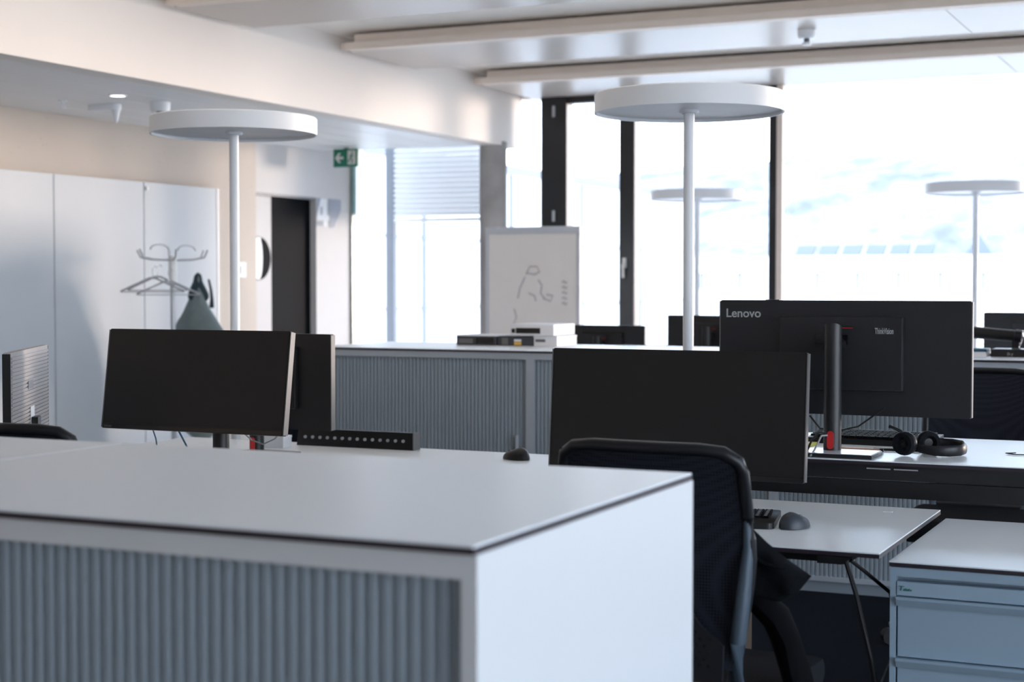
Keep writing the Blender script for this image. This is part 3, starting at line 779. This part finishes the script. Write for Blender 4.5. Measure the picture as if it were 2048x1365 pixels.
# ------------------------------------------------------------------ things on the middle cabinets
t = thing('device_box', 'dark device with front switches, leftmost on the middle cabinets', 'device', (-3.69, 7.56, HC))
MB().box(-.115, .115, -.09, .13, 0, .048, .004).build('case', 'device_dark', t)
MB().box(-.10, -.02, -.093, -.09, .010, .034).build('front_panel', 'edge_silver', t)
MB().box(.0, .10, -.093, -.09, .008, .040).build('front_window', 'black_gloss', t)
MB().box(-.116, .116, -.091, .131, .048, .053).build('lid', 'box_white', t)
t = thing('device_box', 'dark device with amber label between the dark and the white box', 'device', (-3.47, 7.58, HC))
MB().box(-.10, .10, -.10, .14, 0, .050, .004).build('case', 'device_dark', t)
MB().box(-.075, -.04, -.103, -.10, .005, .040).build('grey_label', 'edge_silver', t)
MB().box(-.005, .035, -.103, -.10, .004, .020).build('amber_label', 'amber', t)
MB().box(-.005, .035, -.103, -.10, .022, .034).build('white_label', 'box_white', t)
t = thing('carton', 'low white carton under the right end of the stacked device', 'box', (-3.31, 7.60, HC))
MB().box(-.055, .075, -.12, .14, 0, .050, .003).build('carton_body', 'box_white', t)
MB().box(-.045, .01, -.1225, -.12, .022, .036).build('print_strip', 'edge_silver', t)
MB().box(-.0555, .0755, -.122, .142, .044, .052).build('lid', 'label_white', t)
t = thing('device_box', 'white device with long black front slot stacked on top of boxes', 'device', (-3.33, 7.60, HC + .0535))
MB().box(-.16, .085, -.14, .14, 0, .060, .006).build('case', 'box_white', t)
MB().box(-.125, .01, -.143, -.14, .012, .040).build('front_slot', 'black_gloss', t)
MB().box(-.15, -.132, -.143, -.14, .014, .036).build('button', 'black_gloss', t)
# black clutter on the cabinets behind the big screen: speaker tube on a dock
t = thing('conference_speaker', 'black tube with chrome end ring propped on a flat black dock', 'speaker', (-1.01, 7.40, HC))
MB().tube([(-.20, 0, .105), (.03, 0, .088)], [.028, .026], 18).build('tube', 'black_plastic', t, True)
MB().tube([(-.20, -.03, .13), (.07, -.03, .108)], .003, 6).build('top_rail', 'edge_silver', t)
MB().tube([(.032, 0, .088), (.062, 0, .084)], [.030, .03], 18).build('end_ring', 'chair_frame', t, True)
MB().tube([(.062, -.01, .112), (.066, -.012, .085), (.055, -.014, .055), (.048, -.014, .042)], .005, 8).build('clip', 'chrome', t, True)
MB().box(.02, .05, -.02, .02, .036, .09).build('bracket', 'black_plastic', t)
t2 = thing('docking_station', 'flat black dock with small emblem under the black tube', 'device', (-.96, 7.32, HC))
MB().box(-.10, .12, -.09, .07, .0, .034, .004).build('case', 'black_plastic', t2)
text('maker_mark', '(b.y', .018, 'pencil_grey', t2, (-.03, -.0915, .009), (PI / 2, 0, 0))
pp = MB().box(-1.30, -1.075, 7.22, 7.40, HC, HC + .012).box(-1.22, -1.08, 7.24, 7.38, HC + .012, HC + .02).build('paper_stack', 'box_white'); tag(pp, 'white papers on the middle cabinet beside the black dock', 'papers')
bx = MB().prism([(-1.17, HC + .021), (-1.08, HC + .021), (-1.08, HC + .033), (-1.17, HC + .036)], 'y', 7.25, 7.37).build('wallet', 'cable_blue'); tag(bx, 'dark blue folder lying on white papers on the middle cabinet', 'folder')

# ------------------------------------------------------------------ far monitors and desks behind the middle row
desk('distant white desk behind the middle cabinets, left of the big lamp pole', -4.3, -2.72, 8.75, 9.5, .73)
desk('distant white desk behind the middle cabinets at the right', -2.5, -.9, 8.75, 9.5, .73)
monitor('monitor', 'distant black screen behind the white devices, left of the large lamp', (-3.58, 9.0, .73), PI, .53, .33, .06, 0, back='black_plastic', colour_edge='black_plastic', group='distant screens behind the middle cabinets')
monitor('monitor', 'distant black screen right of the large lamp pole, partly behind big screen', (-2.89, 9.0, .73), PI - .05, .56, .33, .125, 0, back='black_plastic', colour_edge='black_plastic', group='distant screens behind the middle cabinets')
monitor('monitor', 'distant black screen with pale upper line at the right edge', (-1.07, 9.0, .73), PI, .56, .36, .125, 0, back='charcoal', colour_edge='black_plastic', group='distant screens behind the middle cabinets')
oc = copy_tree(ch); oc.location = (-3.05, 8.4, .02 - .02); oc.rotation_euler = (0, 0, .2); tag(oc, 'distant black office chair behind the middle cabinets near the large lamp pole', None, 'mesh office chairs')

# ------------------------------------------------------------------ flip chart
fc = thing('flip_chart', 'white mobile board with faint sketch beside the round concrete column', 'whiteboard', (-4.955, 11.0, 0))
MB().box(-.365, .365, -.012, .012, .78, 1.76, .004).build('board', 'whiteboard', fc)
MB().box(-.39, .39, -.022, .018, 1.745, 1.80, .006).build('top_rail', 'whiteboard_frame', fc)
for s in (-1, 1):
    MB().box(s * .375 - .014, s * .375 + .014, -.018, .018, .76, 1.745, .003).build('side_rail', 'whiteboard_frame', fc)
    MB().tube([(s * .33, 0, .76), (s * .38, 0, .03)], .014, 10).build('leg', 'whiteboard_frame', fc)
MB().box(-.36, .36, -.07, .015, .755, .78, .003).build('pen_tray', 'whiteboard_frame', fc)
MB().tube([(0, .03, 1.0), (0, .45, .02)], .012, 8).build('rear_leg', 'whiteboard_frame', fc)
sk = MB()
def stroke(pts, r=.0045): sk.tube([(x, -.0145, z) for x, z in pts], r, 5)
stroke([(-.05, 1.44), (-.02, 1.50), (.04, 1.50), (.06, 1.46), (.02, 1.44), (-.04, 1.45)])
stroke([(-.06, 1.42), (-.10, 1.34), (-.12, 1.26)])
stroke([(.05, 1.40), (.08, 1.36), (.07, 1.30), (.10, 1.26)])
stroke([(-.03, 1.30), (.02, 1.28), (.03, 1.24)])
stroke([(.09, 1.26), (.15, 1.24), (.17, 1.28), (.12, 1.29)])
stroke([(-.15, 1.18), (-.13, 1.12), (-.16, 1.05)])
for z in (1.38, 1.34, 1.30, 1.26, 1.22): stroke([(.245, z), (.26, z + .012), (.272, z - .006), (.285, z + .004)])
sk.build('sketch', 'pencil_grey', fc)

# ------------------------------------------------------------------ coat stand, hangers, coat
X0, YS = -6.72, 8.93
cs = thing('coat_stand', 'slim white coat stand before the white wardrobe doors', 'coat stand', (X0, YS, 0))
MB().tube([(0, 0, .02), (0, 0, 1.40)], .018, 16).build('pole', 'cast_silver', cs, True)
MB().tube([(0, 0, 1.36), (0, 0, 1.56)], .028, 18).build('head', 'stand_white', cs, True)
MB().tube([(0.03, -.05, 1.37), (0.03, -.05, 1.50)], .018, 14).build('umbrella_ring', 'stand_white', cs, True)
MB().lathe([(0, 0), (.19, 0), (.18, .012), (.03, .02), (0, .02)], 32).build('base', 'cast_silver', cs, True)
for a in range(6):
    an = math.radians(60 * a + 25); c_, s_ = math.cos(an), math.sin(an)
    MB().tube([(0, 0, 1.53), (.12 * c_, .20 * s_, 1.535), (.19 * c_, .30 * s_, 1.55), (.21 * c_, .33 * s_, 1.60)], .006, 8).build('hook', 'hanger_grey', cs, True)
MB().tube([(.0 + .0 * k, -.14 + .10 * math.cos(k * PI / 8), 1.60 + .018 * math.sin(k * PI / 8) * 2) for k in range(0, 9)], .005, 6).build('hat_arch', 'hanger_grey', cs)
MB().tube([(.0, .16 + .10 * math.cos(k * PI / 8), 1.60 + .018 * math.sin(k * PI / 8) * 2) for k in range(0, 9)], .005, 6).build('hat_arch', 'hanger_grey', cs)
hg = thing('coat_hanger', None, 'hanger', (0, 0, 0))
MB().tube([(0, -.21, -.10), (0, -.02, -.012), (0, .02, -.012), (0, .21, -.10)], .0065, 8).build('shoulders', 'hanger_grey', hg, True)
MB().tube([(0, -.21, -.104), (0, .21, -.104)], .004, 6).build('trouser_bar', 'hanger_grey', hg)
MB().tube([(0, 0, -.012), (0, 0, .05), (0, .018, .07), (0, .03, .055)], .0028, 6).build('hook', 'chrome', hg, True)
HG = [((.03, -.26, 1.42), -1.05, 'pale clothes hanger hanging farthest left on the coat stand'), ((.06, -.13, 1.40), -.85, 'pale clothes hanger in the middle of the coat stand'), ((-.08, -.06, 1.43), -1.2, 'pale clothes hanger just left of the coat stand pole')]
for i, (p, a, l) in enumerate(HG):
    o = hg if i == 0 else copy_tree(hg)
    o.location = (X0 + p[0], YS + p[1], p[2]); o.rotation_euler = (0, 0, a); tag(o, l, None, 'clothes hangers on the coat stand')
ct = thing('coat', 'grey-green coat with dark collar hanging at the right of coat stand', 'coat', (X0 + .02, YS + .26, 0), math.radians(133))
def taper(b, top):
    for v in b.bm.verts: v.co.y *= max(.22, min(1.15, (top - v.co.z) / .38))
    return b
taper(MB().pillow([(.0, 1.44), (.025, 1.42), (.06, 1.33), (.115, 1.15), (.175, .98), (.21, .75), (.21, .26), (-.20, .26), (-.21, .75), (-.175, .98), (-.115, 1.15), (-.05, 1.33), (-.025, 1.42)], .13, (0, .98), rings=10, wr=.03, ws=6), 1.46).build('coat_body', 'coat_green', ct, True)  # hem lengthened out of sight to extend the shadow on the wardrobe doors
taper(MB().pillow([(.0, 1.45), (.03, 1.42), (.04, 1.32), (.02, 1.24), (-.05, 1.24), (-.045, 1.36)], .16, (0, 1.34), wr=.01), 1.47).build('collar', 'coat_dark', ct, True)
MB().tube([(.05, -.08, 1.40), (.09, -.10, 1.33), (.12, -.11, 1.26), (.135, -.11, 1.20)], [.008, .010, .012, .018], 8, .5).build('strap', 'coat_dark', ct, True)

# ------------------------------------------------------------------ outside
def terrain():
    b = bmesh.new(); nx, ny = 70, 40
    g = []
    for j in range(ny + 1):
        row = []
        for i in range(nx + 1):
            x = -420 + 560 * i / nx; y = 110 + 420 * j / ny
            u = max(0, min(1, (y - 130) / 300)); u = u * u * (3 - 2 * u)
            ex_ = 1 / (1 + math.exp((x + .02 * y - 45) / 14))
            z = -14 + (54 + .05 * x) * u * ex_ + 4 * noise.noise(Vector((x * .02, y * .02, 0))) * u * ex_
            row.append(b.verts.new((x, y, z)))
        g.append(row)
    for j in range(ny):
        for i in range(nx): b.faces.new((g[j][i], g[j][i + 1], g[j + 1][i + 1], g[j + 1][i]))
    me = bpy.data.meshes.new('hill'); b.to_mesh(me); b.free()
    for p in me.polygons: p.use_smooth = True
    return struct(link('hill', me, 'hill'))
terrain()
struct(MB().box(-600, 600, -300, 600, -15, -14).build('ground', 'ground'))
# white building opposite with a row of windows and roof lights
bl = thing('building', 'long pale building opposite with a row of small square windows', 'building', (0, 60, -14))
X_ = [-22.5, 6.0]
zt, zb_, zw0, zw1 = 16.42, 0, 15.14, 15.80
fl = MB().box(X_[0], X_[1], .25, 14, 0, zt - .02)
fl.build('core', 'facade_shade', bl)
w_ = 1.0; xs = [-21.4 + 1.53 * i for i in range(17)]
fb = MB().box(X_[0], X_[1], 0, .25, zw1, zt).box(X_[0], X_[1], 0, .25, 0, zw0)
pr_ = X_[0]
for x in xs:
    fb.box(pr_, x, 0, .25, zw0, zw1); pr_ = x + w_
fb.box(pr_, X_[1], 0, .25, zw0, zw1)
fb.build('facade', 'building_white', bl)
for x in xs:
    wn = MB().box(x, x + w_, .16, .2, zw0, zw1).build('window', 'building_white', bl)
    MB().box(x, x + .10, .08, .16, zw0, zw1).box(x, x + w_, .08, .16, zw1 - .05, zw1).build('window_frame', 'facade_line', wn)  # grey strips paint the shaded left and top reveals of each opening
for i in range(6):
    x = -17.2 + i * .95
    MB().prism([(x, 16.42), (x + .75, 16.42), (x + .95, 16.95), (x + .2, 16.95)], 'y', 4.0, 4.3).build('roof_light', 'roof_glass', bl)
MB().prism([(-10.6, 16.4), (-9.4, 16.4), (-10.0, 17.4)], 'y', 5, 6).build('gable', 'facade_shade', bl)
MB().box(-9.2, 1.0, 7, 10, 16.4, 17.1).build('roof_house', 'building_white', bl)
# wing of this building beyond the left windows
wg = thing('building', 'pale office wing close outside behind the column, with blinds', 'building', (-14, 13.5, -14))
wgb = MB().box(-6, 0, 0, 28, 0, 17.75).build('facade', 'facade', wg)
MB().box(0, .06, 0, 28, 17.63, 17.8).build('roof_edge', 'facade_line', wg)
for i, y in enumerate((1.2, 5.0, 8.8, 12.6, 16.4, 20.2, 24.0)):
    MB().box(0, .05, y, y + .10, 0, 17.6).build('mullion', 'facade_line', wg)
for z in (14.9, 16.2):
    MB().box(0, .03, 0, 28, z, z + .05).build('ledge', 'facade_line', wg)
# external louvre blind close behind the left glass
bd = thing('window_blind', 'pale external slatted blind outside the glass left of the column', 'blind', (-7.13, 12.75, 0))
for i in range(26):
    if i == 0: o = MB().box(0, .98, 0, .05, 0, .006).xf(Matrix.Rotation(1.05, 4, 'X')).build('slat', 'facade', bd)
    else:
        o = o.copy(); C.objects.link(o)
    o.location = (0, 0, 1.98 + i * .045)
MB().box(0, .98, 0, .05, 1.93, 1.96).build('bottom_rail', 'facade', bd)
MB().box(-.085, 0, 0, .06, -14, 3.3).build('guide_rail', 'facade_line', bd)
